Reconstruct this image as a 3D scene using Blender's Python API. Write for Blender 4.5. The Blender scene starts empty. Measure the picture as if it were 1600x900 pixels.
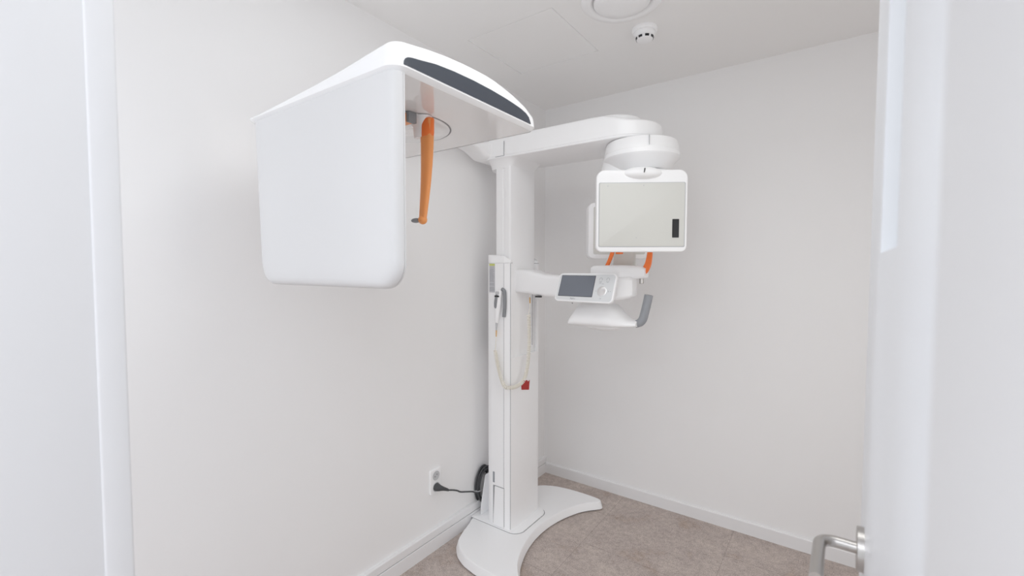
import bpy, bmesh, math, random
from mathutils import Vector, Matrix
PI = math.pi
C = bpy.context.scene.collection
sc = bpy.context.scene

# ------------------------------------------------------------------ camera
yaw, pitch, roll = math.radians(35.5638), math.radians(2.5367), math.radians(0.0662)
CAM = Vector((1.5569, -2.5518, 1.3707))
fw = Vector((-math.sin(yaw)*math.cos(pitch), math.cos(yaw)*math.cos(pitch), -math.sin(pitch)))
r0 = Vector((math.cos(yaw), math.sin(yaw), 0)); u0 = r0.cross(fw)
rr = r0*math.cos(roll) + u0*math.sin(roll); uu = -r0*math.sin(roll) + u0*math.cos(roll)
cd = bpy.data.cameras.new('camera'); cam = bpy.data.objects.new('camera', cd); C.objects.link(cam)
cam.matrix_world = Matrix(((rr.x, uu.x, -fw.x, CAM.x), (rr.y, uu.y, -fw.y, CAM.y), (rr.z, uu.z, -fw.z, CAM.z), (0, 0, 0, 1)))
cd.sensor_width = 36; cd.lens = 702.35*36/1600; cd.clip_start = 0.02; cd.clip_end = 60
cd.dof.use_dof = True; cd.dof.focus_distance = 1.75; cd.dof.aperture_fstop = 5.0
sc.camera = cam

# ------------------------------------------------------------------ light, exposure
sc.view_settings.view_transform = 'Standard'; sc.view_settings.look = 'None'
sc.cycles.max_bounces = 16; sc.cycles.diffuse_bounces = 12; sc.cycles.glossy_bounces = 6   # a white room lives on many bounces
sc.view_settings.exposure = 0.0; sc.view_settings.gamma = 1.0; sc.view_settings.use_curve_mapping = False
w = bpy.data.worlds.new('world'); sc.world = w; w.use_nodes = True
w.node_tree.nodes['Background'].inputs[0].default_value = (0.915, 0.955, 1.0, 1)
w.node_tree.nodes['Background'].inputs[1].default_value = 1.42


def area(name, loc, size, power, col, rot=(0, 0, 0), sy=None):
    l = bpy.data.lights.new(name, 'AREA'); l.energy = power; l.color = col; l.size = size
    if sy: l.shape = 'RECTANGLE'; l.size_y = sy
    o = bpy.data.objects.new(name, l); o.location = loc; o.rotation_euler = rot; C.objects.link(o); return o


area('added_room_light', (1.30, -1.70, 2.372), 1.15, 5.8, (0.97, 1.0, 1.0), sy=0.56)  # light of the assumed ceiling lamp, added out of view
area('added_corridor_light', (1.15, -3.75, 2.34), 1.1, 16, (0.90, 0.925, 1.0))  # assumed corridor lamp, added behind the camera to light the room
area('added_side_light', (2.32, -1.45, 1.05), 1.2, 3.6, (0.99, 1.0, 0.96), rot=(0, PI/2, 0), sy=1.0)  # fill from the right, added with the made-up window

# ------------------------------------------------------------------ materials


def mat(name, col, rough=0.5, metal=0.0, spec=0.5, coat=0.0, trans=0.0, ior=1.45, noise=0.0, nscale=8, bump=0.0, bscale=200):
    m = bpy.data.materials.new(name); m.use_nodes = True; nt = m.node_tree; b = nt.nodes['Principled BSDF']
    b.inputs['Base Color'].default_value = (*col, 1); b.inputs['Roughness'].default_value = rough
    b.inputs['Metallic'].default_value = metal; b.inputs['Specular IOR Level'].default_value = spec
    b.inputs['Coat Weight'].default_value = coat; b.inputs['Coat Roughness'].default_value = 0.08
    b.inputs['Transmission Weight'].default_value = trans; b.inputs['IOR'].default_value = ior
    tc = nt.nodes.new('ShaderNodeTexCoord')
    if noise:
        n = nt.nodes.new('ShaderNodeTexNoise'); n.inputs['Scale'].default_value = nscale; n.inputs['Detail'].default_value = 4
        nt.links.new(tc.outputs['Object'], n.inputs['Vector'])
        mx = nt.nodes.new('ShaderNodeMix'); mx.data_type = 'RGBA'
        mx.inputs['A'].default_value = (*[c*(1-noise) for c in col], 1); mx.inputs['B'].default_value = (*[min(1, c*(1+noise)) for c in col], 1)
        nt.links.new(n.outputs['Fac'], mx.inputs['Factor']); nt.links.new(mx.outputs['Result'], b.inputs['Base Color'])
    if bump:
        n2 = nt.nodes.new('ShaderNodeTexNoise'); n2.inputs['Scale'].default_value = bscale
        nt.links.new(tc.outputs['Object'], n2.inputs['Vector'])
        bp = nt.nodes.new('ShaderNodeBump'); bp.inputs['Strength'].default_value = bump; bp.inputs['Distance'].default_value = 0.001
        nt.links.new(n2.outputs['Fac'], bp.inputs['Height']); nt.links.new(bp.outputs['Normal'], b.inputs['Normal'])
    return m


def s2l(h):
    v = [int(h[i:i+2], 16)/255 for i in (0, 2, 4)]
    return tuple(c/12.92 if c <= 0.04045 else ((c+0.055)/1.055)**2.4 for c in v)


M_wall = mat('painted_wallpaper', (0.885, 0.88, 0.88), 0.85, spec=0.2, noise=0.008, nscale=3, bump=0.12, bscale=160)
M_ceil = mat('ceiling_paint', (0.89, 0.883, 0.878), 0.9, spec=0.15, noise=0.006, nscale=3)
M_base = mat('baseboard_vinyl', (0.84, 0.835, 0.84), 0.4, noise=0.005)
M_frame = mat('door_frame_film', (0.80, 0.805, 0.82), 0.4, noise=0.005)
M_door = mat('door_film', (0.82, 0.84, 0.87), 0.35, noise=0.005)
M_white = mat('white_enamel', (0.93, 0.93, 0.935), 0.32, coat=0.15, noise=0.004)
M_white2 = mat('white_plastic', (0.93, 0.93, 0.935), 0.38, noise=0.004)
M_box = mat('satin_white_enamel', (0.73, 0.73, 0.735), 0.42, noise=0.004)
M_gloss = mat('glossy_underside', (0.88, 0.87, 0.865), 0.07, spec=0.75, coat=0.5, noise=0.004)
M_seam = mat('seam_shadow_gasket', (0.30, 0.30, 0.31), 0.6, noise=0.02)
M_dgrey = mat('slate_grey_panel', s2l('474c55'), 0.38, noise=0.02)
M_black = mat('black_plastic', (0.02, 0.02, 0.022), 0.35, noise=0.05)
M_sens = mat('beige_carbon_plate', s2l('d6d6d1'), 0.5, noise=0.006, nscale=14)
M_orange = mat('translucent_orange_plastic', (1.0, 0.40, 0.13), 0.3, trans=0.12, noise=0.02, coat=0.1)
M_orange2 = mat('orange_plastic', (0.95, 0.22, 0.05), 0.3, noise=0.02)
M_grey = mat('grey_rubber', s2l('989ba0'), 0.5, noise=0.02)
M_grip = mat('handset_grey', s2l('8d8f92'), 0.45, noise=0.02)
M_lgrey = mat('light_grey_plastic', s2l('c3c4c6'), 0.45, noise=0.01)
M_screen = mat('screen_glass', s2l('757a83'), 0.10, spec=0.6, noise=0.06, nscale=6)
M_steel = mat('brushed_steel', (0.56, 0.54, 0.52), 0.30, metal=1.0, noise=0.05, nscale=60)
M_cord = mat('cream_cord', s2l('f0ece2'), 0.5, noise=0.02)
M_cable = mat('dark_grey_cable', s2l('4a4b4d'), 0.5, noise=0.08)
M_yel = mat('yellow_band', s2l('cfc98a'), 0.5, noise=0.02)
M_tan = mat('tan_strain_relief', s2l('d8b078'), 0.5, noise=0.02)
M_red = mat('red_label', s2l('b5281e'), 0.4, noise=0.03)
M_ylab = mat('label_yellow', s2l('c9cf7a'), 0.5, noise=0.02)
M_lab = mat('label_silver', s2l('c4c4c8'), 0.5, noise=0.02)
M_ink = mat('label_ink', s2l('8f9096'), 0.6, noise=0.05)
M_ink2 = mat('panel_print', s2l('8a8e94'), 0.6, noise=0.05)
M_face = mat('control_face', s2l('dfe1e2'), 0.3, noise=0.004)
M_glass = mat('clear_glass', (0.95, 0.97, 0.97), 0.02, trans=1.0, ior=1.5, noise=0.003)

# brushed dial: radial anisotropic look through radial bump
M_dial = bpy.data.materials.new('spun_metal_dial'); M_dial.use_nodes = True
nt = M_dial.node_tree; b = nt.nodes['Principled BSDF']
b.inputs['Base Color'].default_value = (0.92, 0.92, 0.92, 1); b.inputs['Metallic'].default_value = 1; b.inputs['Roughness'].default_value = 0.28
b.inputs['Anisotropic'].default_value = 0.9
tg = nt.nodes.new('ShaderNodeTangent'); tg.direction_type = 'RADIAL'; tg.axis = 'Z'; nt.links.new(tg.outputs[0], b.inputs['Tangent'])

# lit diffuser of the added ceiling lamp
M_lamp = bpy.data.materials.new('lamp_diffuser'); M_lamp.use_nodes = True
b = M_lamp.node_tree.nodes['Principled BSDF']; b.inputs['Emission Color'].default_value = (1, 0.965, 0.93, 1); b.inputs['Emission Strength'].default_value = 0.4

M_added_pane = M_lamp.copy(); M_added_pane.name = 'added_window_glow'; M_added_pane.node_tree.nodes['Principled BSDF'].inputs['Emission Strength'].default_value = 0.4  # glow for the pane of the added window

# floor: mottled stone look vinyl tiles
M_floor = bpy.data.materials.new('stone_vinyl_floor'); M_floor.use_nodes = True
nt = M_floor.node_tree; N = nt.nodes; L = nt.links; b = N['Principled BSDF']
tc = N.new('ShaderNodeTexCoord')


def noise(scale, detail, rough=0.6):
    n = N.new('ShaderNodeTexNoise'); n.inputs['Scale'].default_value = scale; n.inputs['Detail'].default_value = detail
    n.inputs['Roughness'].default_value = rough; L.new(tc.outputs['Object'], n.inputs['Vector']); return n


def ramp(src, stops):
    r = N.new('ShaderNodeValToRGB'); L.new(src, r.inputs[0]); e = r.color_ramp.elements
    e[0].position, e[0].color = stops[0][0], (*stops[0][1], 1); e[1].position, e[1].color = stops[1][0], (*stops[1][1], 1)
    for p, c in stops[2:]: x = e.new(p); x.color = (*c, 1)
    return r


n1 = noise(5, 7, 0.65); n2 = noise(210, 5, 0.75); n3 = noise(38, 6, 0.75)
ra = ramp(n1.outputs['Fac'], [(0.30, s2l('bcaa9c')), (0.45, s2l('c4b8b2')), (0.70, s2l('d4c8c0'))])
rb = ramp(n2.outputs['Fac'], [(0.38, (0.60, 0.58, 0.57)), (0.56, (1.05, 1.05, 1.05))])
rc = ramp(n3.outputs['Fac'], [(0.36, (0.80, 0.79, 0.78)), (0.60, (1.06, 1.06, 1.06))])


def mul(a, b_):
    m = N.new('ShaderNodeMix'); m.data_type = 'RGBA'; m.blend_type = 'MULTIPLY'; m.inputs['Factor'].default_value = 1; m.clamp_result = False
    L.new(a, m.inputs['A']); L.new(b_, m.inputs['B']); return m.outputs['Result']


br = N.new('ShaderNodeTexBrick'); br.offset = 0.5; br.inputs['Scale'].default_value = 1; br.inputs['Mortar Size'].default_value = 0.0016
br.inputs['Brick Width'].default_value = 0.6; br.inputs['Row Height'].default_value = 0.6; br.inputs['Mortar Smooth'].default_value = 0.2
br.inputs['Color1'].default_value = (1, 1, 1, 1); br.inputs['Color2'].default_value = (0.97, 0.97, 0.97, 1); br.inputs['Mortar'].default_value = (0.74, 0.73, 0.72, 1)
mp = N.new('ShaderNodeMapping'); mp.inputs['Rotation'].default_value = (0, 0, PI/2); mp.inputs['Location'].default_value = (0.339, 0.632, 0)
L.new(tc.outputs['Object'], mp.inputs['Vector']); L.new(mp.outputs[0], br.inputs['Vector'])
L.new(mul(mul(mul(ra.outputs[0], rb.outputs[0]), rc.outputs[0]), br.outputs['Color']), b.inputs['Base Color'])
b.inputs['Roughness'].default_value = 0.55; b.inputs['Specular IOR Level'].default_value = 0.3

# ------------------------------------------------------------------ helpers


def obj(name, bm, m, parent=None, smooth=35, mats=None):
    me = bpy.data.meshes.new(name)
    bmesh.ops.recalc_face_normals(bm, faces=bm.faces); bm.normal_update()
    bm.to_mesh(me); bm.free()
    for x in (mats or [m]): me.materials.append(x)
    if smooth:
        for p in me.polygons: p.use_smooth = True
        me.set_sharp_from_angle(angle=math.radians(smooth))
    o = bpy.data.objects.new(name, me); C.objects.link(o)
    if parent is not None: o.parent = parent
    return o


def thing(name, label, cat, loc=(0, 0, 0), group=None):
    o = bpy.data.objects.new(name, None); o.empty_display_size = 0.05; C.objects.link(o); o.location = loc
    o['label'] = label; o['category'] = cat
    if group: o['group'] = group
    return o


def tag(o, label, cat, group=None):
    o['label'] = label; o['category'] = cat
    if group: o['group'] = group
    return o


def struct(name, bm, m, smooth=0, parent=None):
    o = obj(name, bm, m, parent, smooth)
    if parent is None: o['kind'] = 'structure'
    return o


def bevel(bm, w, seg=3, ang=30):
    es = [e for e in bm.edges if len(e.link_faces) == 2 and e.calc_face_angle(0) > math.radians(ang)]
    bmesh.ops.bevel(bm, geom=es, offset=w, segments=seg, profile=0.5, affect='EDGES', clamp_overlap=True)


def box(bm, lo, hi, bev=0, seg=3, mtx=None):
    b2 = bmesh.new(); bmesh.ops.create_cube(b2, size=1)
    lo = Vector(lo); hi = Vector(hi)
    for v in b2.verts: v.co = Vector(((lo.x+hi.x)/2+v.co.x*(hi.x-lo.x), (lo.y+hi.y)/2+v.co.y*(hi.y-lo.y), (lo.z+hi.z)/2+v.co.z*(hi.z-lo.z)))
    if bev: bevel(b2, bev, seg)
    if mtx: bmesh.ops.transform(b2, matrix=mtx, verts=b2.verts)
    merge(bm, b2); return bm


def merge(bm, b2, mi=0):
    me = bpy.data.meshes.new('tmp'); b2.to_mesh(me); b2.free()
    n0 = len(bm.faces); bm.from_mesh(me); bpy.data.meshes.remove(me)
    if mi:
        bm.faces.ensure_lookup_table()
        for f in bm.faces[n0:]: f.material_index = mi


def loft(bm, rings, cap0=True, cap1=True, closed=True, mi=0):
    vs = [[bm.verts.new(p) for p in r] for r in rings]; n = len(rings[0])
    for a, b_ in zip(vs, vs[1:]):
        for i in range(n if closed else n-1):
            f = bm.faces.new((a[i], a[(i+1) % n], b_[(i+1) % n], b_[i])); f.material_index = mi
    if cap0: bm.faces.new(vs[0]).material_index = mi
    if cap1: bm.faces.new(vs[-1]).material_index = mi
    return bm


def catmull(pts, n=6):
    pts = [Vector(p) for p in pts]; out = []; P = [pts[0]*2-pts[1]]+pts+[pts[-1]*2-pts[-2]]
    for i in range(1, len(P)-2):
        for k in range(n):
            t = k/n; a, b_, c, d = P[i-1:i+3]
            out.append(0.5*((2*b_)+(c-a)*t+(2*a-5*b_+4*c-d)*t*t+(3*b_-a-3*c+d)*t**3))
    out.append(pts[-1]); return out


def tube(bm, pts, rad, sides=12, mi=0, flat=None):
    """round tube along pts; rad is a number or a list"""
    pts = [Vector(p) for p in pts]; n = len(pts); rads = rad if isinstance(rad, (list, tuple)) else [rad]*n
    t = (pts[1]-pts[0]).normalized(); up = Vector((0, 0, 1)) if abs(t.z) < 0.9 else Vector((1, 0, 0))
    u = t.cross(up).normalized(); rings = []
    for i, p in enumerate(pts):
        t2 = ((pts[min(i+1, n-1)]-pts[max(i-1, 0)])).normalized()
        u = (u-t2*u.dot(t2)).normalized(); v = t2.cross(u)
        rings.append([p+(u*math.cos(2*PI*k/sides)+v*math.sin(2*PI*k/sides)*(flat or 1))*rads[i] for k in range(sides)])
    return loft(bm, rings, mi=mi)


def lathe(bm, prof, cx=0, cy=0, seg=64, mi=0, cap=True):
    """prof: (r, z) list, outside order"""
    rings = [[Vector((cx+r*math.cos(2*PI*k/seg), cy+r*math.sin(2*PI*k/seg), z)) for k in range(seg)] for r, z in prof]
    return loft(bm, rings, cap, cap, mi=mi)


def rrect(x0, y0, x1, y1, r, n=6):
    """rounded rectangle outline ccw; r one radius or four (x1y0, x1y1, x0y1, x0y0)"""
    rs = r if isinstance(r, (list, tuple)) else [r]*4; out = []
    for (cx, cy, sx, sy, a0), q in zip(((x1, y0, -1, 1, -PI/2), (x1, y1, -1, -1, 0), (x0, y1, 1, -1, PI/2), (x0, y0, 1, 1, PI)), rs):
        for k in range(n+1):
            a = a0+PI/2*k/n; out.append((cx+sx*q+q*math.cos(a), cy+sy*q+q*math.sin(a)))
    return out


def prism(bm, out, f0, f1, bev=0, seg=3, mi=0):
    """out: 2-D outline; f0, f1 map (a, b) to the two end faces"""
    b2 = bmesh.new(); loft(b2, [[Vector(f0(a, b_)) for a, b_ in out], [Vector(f1(a, b_)) for a, b_ in out]])
    bmesh.ops.recalc_face_normals(b2, faces=b2.faces)
    if bev:
        es = [e for e in b2.edges if any(len(f.verts) > 4 for f in e.link_faces)]
        bmesh.ops.bevel(b2, geom=es, offset=bev, segments=seg, profile=0.5, affect='EDGES', clamp_overlap=True)
    merge(bm, b2, mi); return bm


def frame_m(o, X, Y, Z):
    X = Vector(X).normalized(); Y = Vector(Y).normalized(); Z = Vector(Z).normalized()
    return Matrix(((X.x, Y.x, Z.x, o[0]), (X.y, Y.y, Z.y, o[1]), (X.z, Y.z, Z.z, o[2]), (0, 0, 0, 1)))


def wordmesh(txt, size, mtx, depth=0.0002):
    cu = bpy.data.curves.new('tmp', 'FONT'); cu.body = txt; cu.size = size; cu.extrude = depth; cu.align_x = 'CENTER'; cu.align_y = 'CENTER'
    o = bpy.data.objects.new('tmp', cu); C.objects.link(o); dg = bpy.context.evaluated_depsgraph_get(); dg.update()
    me = bpy.data.meshes.new_from_object(o.evaluated_get(dg)); bm = bmesh.new(); bm.from_mesh(me)
    bpy.data.objects.remove(o); bpy.data.curves.remove(cu); bpy.data.meshes.remove(me)
    bmesh.ops.transform(bm, matrix=mtx, verts=bm.verts); return bm


# ------------------------------------------------------------------ the room
H = 2.4; XR = 2.35; YF = -2.372; T = 0.12
struct('floor', box(bmesh.new(), (-T, -4.6, -0.05), (XR+T, T, 0)), M_floor)
hx0, hx1, hy0, hy1 = 0.184, 0.620, -0.973, -0.545       # access hatch opening
bm = bmesh.new()
g = 0.0035
box(bm, (-T, -4.6, H), (hx0-g, T, H+0.06)); box(bm, (hx1+g, -4.6, H), (XR+T, T, H+0.06))
box(bm, (hx0-g, -4.6, H), (hx1+g, hy0-g, H+0.06)); box(bm, (hx0-g, hy1+g, H), (hx1+g, T, H+0.06))
for v_ in bm.verts:
    if v_.co.y < -4: v_.co.y = YF-0.13
struct('ceiling', bm, M_ceil)
struct('wall_left', box(bmesh.new(), (-T, -4.6, 0), (0, T, H)), M_wall)
struct('wall_back', box(bmesh.new(), (0, 0, 0), (XR, T, H)), M_wall)
struct('wall_right', box(bmesh.new(), (XR, -4.6, 0), (XR+T, T, H)), M_wall)
JX = 0.8180; DX = CAM.x+0.027                            # opening of the doorway
bm = bmesh.new()
box(bm, (DX+0.045, YF-0.13, 0), (XR, YF-0.001, H))
struct('wall_front', bm, M_wall)
# door frame (trim): left jamb with stop strip, right jamb, head
bm = bmesh.new()
box(bm, (JX-0.05, YF-0.26, 0), (JX-0.0015, YF-0.028, 2.25), 0.002)
box(bm, (JX-0.05, YF-0.030, 0), (JX+0.0005, YF, 2.25), 0.003)
struct('trim_1', bm, M_frame, 30)
bm = bmesh.new()
box(bm, (CAM.x+0.0235, -2.62, 0), (DX+0.045, YF-0.005, 2.25), 0.003)
struct('trim_2', bm, M_frame, 30)
struct('trim_3', box(bmesh.new(), (JX-0.05, YF-0.20, 2.25-0.045), (DX+0.045, YF, 2.25), 0.003), M_frame, 30)
# made-up glowing window in the right wall, added for side light, unseen
bm = bmesh.new()
wy0, wy1, wz0, wz1 = -1.97, -0.93, 0.43, 1.67
for lo, hi in (((wy0, wz0), (wy1, wz0+0.04)), ((wy0, wz1-0.04), (wy1, wz1)), ((wy0, wz0+0.04), (wy0+0.04, wz1-0.04)), ((wy1-0.04, wz0+0.04), (wy1, wz1-0.04))): box(bm, (XR-0.02, *lo), (XR, *hi), 0.002)
wn = struct('added_window_1', bm, M_frame, 30)
obj('added_glow_pane', box(bmesh.new(), (XR-0.012, wy0+0.04, wz0+0.04), (XR-0.004, wy1-0.04, wz1-0.04)), M_added_pane, wn, 0)  # emissive pane of the added window
# baseboards


def base_prof(pts, a, b_, fn):
    bm = bmesh.new(); loft(bm, [[Vector(fn(d, z, a)) for d, z in pts], [Vector(fn(d, z, b_)) for d, z in pts]]); return bm


pb = [(0, 0), (0.012, 0), (0.012, 0.062), (0.008, 0.068), (0, 0.068)]
struct('baseboard_back', base_prof(pb, 0, XR, lambda d, z, t: (t, -d, z)), M_base)
pl = [(0, 0), (0.020, 0), (0.020, 0.062), (0.0185, 0.0635), (0.006, 0.0625), (0.006, 0.0675), (0.018, 0.0675), (0.018, 0.100), (0.014, 0.104), (0, 0.104)]
struct('baseboard_left', base_prof(pl, YF, 0, lambda d, z, t: (d, t, z)), M_base)
struct('baseboard_right', base_prof(pb, YF, 0, lambda d, z, t: (XR-d, t, z)), M_base)

# door leaf opened into the room, seen along its face
th = math.radians(1.04); dd = Vector((math.sin(th), math.cos(th), 0)); dn = Vector((-math.cos(th), math.sin(th), 0))   # along the leaf, out of its face
e = 0.027
DM = frame_m((CAM.x - dn.x*e, CAM.y - dn.y*e, 0), dd, dn, (0, 0, 1))     # local x = distance along leaf, y = out of the face, z up
door = bpy.data.objects.new('door_1', None); C.objects.link(door); door['kind'] = 'structure'; door.matrix_world = DM
DT = 0.045; s0, s1, zs0, zs1 = 0.400, 0.586, 1.3865, 1.95


def dbox(lo, hi, bev=0): return box(bmesh.new(), lo, hi, bev)


bm = bmesh.new()
xa, xb = 0.199, 0.812
# one leaf with a slot: built as a ring of quads around the opening
ys = (0, -DT)
outr = [(xa, 0.008), (xb, 0.008), (xb, 2.2), (xa, 2.2)]; inr = [(s0, zs0), (s1, zs0), (s1, zs1), (s0, zs1)]
vo = [[bm.verts.new((x, y, z)) for x, z in outr] for y in ys]; vi = [[bm.verts.new((x, y, z)) for x, z in inr] for y in ys]
for k in range(4):
    j = (k+1) % 4
    for q in (0, 1): bm.faces.new((vo[q][k], vo[q][j], vi[q][j], vi[q][k]))
    bm.faces.new((vo[0][k], vo[0][j], vo[1][j], vo[1][k])); bm.faces.new((vi[0][k], vi[0][j], vi[1][j], vi[1][k]))
bmesh.ops.recalc_face_normals(bm, faces=bm.faces)
bevel(bm, 0.0015, 2)
obj('door_leaf', bm, M_door, door, 30)
obj('glass_pane', dbox((s0-0.002, -0.026, zs0-0.002), (s1+0.002, -0.020, zs1+0.002)), M_glass, door, 0)
# lever handle
hr, hz = 0.700, 1.020
bm = bmesh.new()
lathe(bm, [(0.0265, 0.0), (0.0265, 0.0065), (0.0255, 0.0075), (0.012, 0.0077)], seg=48)
bmesh.ops.transform(bm, matrix=frame_m((hr, 0, hz), (1, 0, 0), (0, 0, 1), (0, 1, 0)), verts=bm.verts)
pth = [(hr, 0.006, hz), (hr, 0.027, hz)]
for k in range(1, 9):
    a = PI/2*k/8; pth.append((hr-0.018*(1-math.cos(a)), 0.027+0.018*math.sin(a), hz))
pth += [(hr-0.05, 0.0452, hz), (hr-0.098, 0.0452, hz)]
b3 = bmesh.new(); tube(b3, pth, [0.0070]*(len(pth)), 24); merge(bm, b3)
hd = obj('door_handle', bm, M_steel, door, 40)
hd['label'] = 'brushed steel lever handle on a round rose'

# ------------------------------------------------------------------ ceiling fittings
bm = bmesh.new(); box(bm, (hx0, hy0, H+0.0004), (hx1, hy1, H+0.018), 0.001, 1)
tag(obj('access_hatch', bm, M_ceil, None, 30), 'square white access hatch set flush in the ceiling with thin joint line', 'access hatch')

v = thing('air_diffuser', 'round white ceiling air vent with raised disc in a ring', 'air vent', (0.869, -0.869, H))
bm = bmesh.new(); lathe(bm, [(0.100, 0.002), (0.152, 0.0), (0.154, -0.004), (0.146, -0.011), (0.126, -0.015), (0.117, -0.012), (0.112, -0.004), (0.107, 0.0015)], seg=80, cap=False)
obj('outer_ring', bm, M_white2, v, 40)
bm = bmesh.new(); lathe(bm, [(0.104, 0.0018), (0.104, 0.0005), (0.004, 0.0005)], seg=64)
obj('duct_throat', bm, M_lgrey, v, 40)
bm = bmesh.new(); lathe(bm, [(0.02, -0.0), (0.098, -0.004), (0.106, -0.010), (0.106, -0.014), (0.098, -0.020), (0.06, -0.024), (0.01, -0.026)], seg=80)
obj('disc', bm, M_white2, v, 40)

sd = thing('smoke_detector', 'small round white smoke detector on the ceiling beside the air vent', 'smoke detector', (0.868, -0.608, H))
bm = bmesh.new(); lathe(bm, [(0.053, 0.0), (0.054, -0.010), (0.051, -0.016), (0.046, -0.018)], seg=64); obj('mount_base', bm, M_white, sd, 40)
bm = bmesh.new(); lathe(bm, [(0.045, -0.0178), (0.046, -0.024), (0.041, -0.034), (0.036, -0.037), (0.034, -0.047), (0.028, -0.050), (0.004, -0.051)], seg=64); obj('sensor_head', bm, M_white, sd, 40)
for k in range(8):
    a = 2*PI*k/8+math.radians(-55.0)
    bm = bmesh.new()
    r_in, r_out = 0.0345, 0.0372
    rings = []
    for j in range(5):
        b_ = a+(j-2)*0.115
        rings.append([Vector((q*math.cos(b_), q*math.sin(b_), z)) for q, z in ((r_out+0.001, -0.0375), (r_out-0.001, -0.0455), (r_in-0.002, -0.0455), (r_in-0.002, -0.0375))])
    loft(bm, rings); obj('vent_slot', bm, M_black, sd, 40)

lp = thing('added_ceiling_light', 'oblong flat panel lamp added out of view on the ceiling near the doorway', 'ceiling light', (1.30, -1.70, H))  # unseen lamp, added as a guess at the room lighting
bm = bmesh.new(); box(bm, (-0.60, -0.31, -0.02), (0.60, 0.31, 0), 0.003); obj('lamp_frame', bm, M_white2, lp, 30)
bm = bmesh.new(); box(bm, (-0.575, -0.285, -0.0215), (0.575, 0.285, -0.0195)); obj('diffuser', bm, M_lamp, lp, 0)

# ------------------------------------------------------------------ wall outlet
ol = thing('wall_outlet', 'white double wall socket plate low on the left wall', 'wall socket', (0, -1.023, 0.335))
bm = bmesh.new(); prism(bm, rrect(-0.036, -0.060, 0.036, 0.060, 0.006), lambda a, b_: (0, a, b_), lambda a, b_: (0.011, a, b_), 0.002); obj('socket_plate', bm, M_white, ol)
for zc in (0.028, -0.028):
    bm = bmesh.new()
    prof = [(0.0215, 0.0108), (0.0225, 0.0125), (0.0205, 0.0130), (0.0185, 0.0120), (0.0182, 0.0112), (0.001, 0.0112)]
    lathe(bm, [(r, z) for r, z in prof], seg=40)
    bmesh.ops.transform(bm, matrix=frame_m((0, 0, zc), (0, 1, 0), (0, 0, 1), (1, 0, 0)), verts=bm.verts)
    sk = obj('socket_face', bm, M_lgrey, ol)
    if zc > 0:
        for s in (-1, 1):
            bm = bmesh.new(); lathe(bm, [(0.0026, 0.0108), (0.0026, 0.0116), (0.0005, 0.0116)], seg=16)
            bmesh.ops.transform(bm, matrix=frame_m((0, s*0.0065, zc+s*0.004), (0, 1, 0), (0, 0, 1), (1, 0, 0)), verts=bm.verts)
            obj('pin_hole', bm, M_black, sk)

# ------------------------------------------------------------------ X-ray unit
U = thing('dental_x_ray_unit', 'tall white dental X-ray machine with column, rotating head and large side arm box', 'x-ray machine', (0.15, -0.63, 0))
UL = U.location.copy()


def part(name, bm, m, parent=U, smooth=35, mats=None):
    """part given in world coordinates"""
    off = UL
    for v_ in bm.verts: v_.co -= off
    return obj(name, bm, m, parent, smooth, mats)


Y0 = -0.63
# --- base plate


def half_outline():
    p = [(0.021, 0.155), (0.028, 0.172), (0.040, 0.195), (0.058, 0.260), (0.090, 0.340), (0.145, 0.392), (0.215, 0.425), (0.300, 0.440), (0.380, 0.444), (0.450, 0.442), (0.500, 0.438), (0.522, 0.425), (0.528, 0.404), (0.516, 0.386), (0.482, 0.352), (0.446, 0.305)]
    for d in (0.26, 0.2, 0.14, 0.07): p.append((1.02-math.sqrt(0.65**2-d*d), d))
    return p


ho = half_outline()
full = [(x, Y0-d) for x, d in ho] + [(0.37, Y0)] + [(x, Y0+d) for x, d in reversed(ho)]


def resample(o, n=220):
    P = [Vector((x, y, 0)) for x, y in o]; P.append(P[0]); seg = [(P[i+1]-P[i]).length for i in range(len(P)-1)]; tot = sum(seg); out = []; i = 0; acc = 0
    for k in range(n):
        t = tot*k/n
        while acc+seg[i] < t: acc += seg[i]; i += 1
        out.append(P[i].lerp(P[i+1], (t-acc)/seg[i]))
    for _ in range(3): out = [(out[k-1]+out[k]*2+out[(k+1) % n])/4 for k in range(n)]
    return out


def inset(o, d):
    n = len(o); r = []
    for k in range(n):
        t = (o[(k+1) % n]-o[k-1]).normalized(); r.append(o[k]+Vector((-t.y, t.x, 0))*d)
    return r


ro = resample(full)
area2 = sum(ro[k-1].x*ro[k].y-ro[k].x*ro[k-1].y for k in range(len(ro)))
sg = 1 if area2 > 0 else -1


def lift(o, z): return [Vector((max(p.x, 0.021), p.y, z)) for p in o]


bm = bmesh.new()
rings = [lift(inset(ro, 0.012*sg), 0.0), lift(inset(ro, 0.010*sg), 0.007), lift(inset(ro, -0.0*sg), 0.008), lift(inset(ro, 0.001*sg), 0.012), lift(inset(ro, 0.0095*sg), 0.040), lift(inset(ro, 0.0115*sg), 0.0445), lift(inset(ro, 0.0135*sg), 0.0465)]
loft(bm, rings, cap0=False)
bm.normal_update(); bmesh.ops.triangulate(bm, faces=[f for f in bm.faces if len(f.verts) > 4], ngon_method='EAR_CLIP')
part('base_plate', bm, M_white2)
# dark rubber feet under it are read as the dark line at the floor
bm = bmesh.new(); rr_ = lift(inset(ro, 0.009*sg), 0.0005); loft(bm, [rr_, lift(inset(ro, 0.009*sg), 0.0075)], False, False)
part('rubber_skirt', bm, M_seam)
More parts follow.
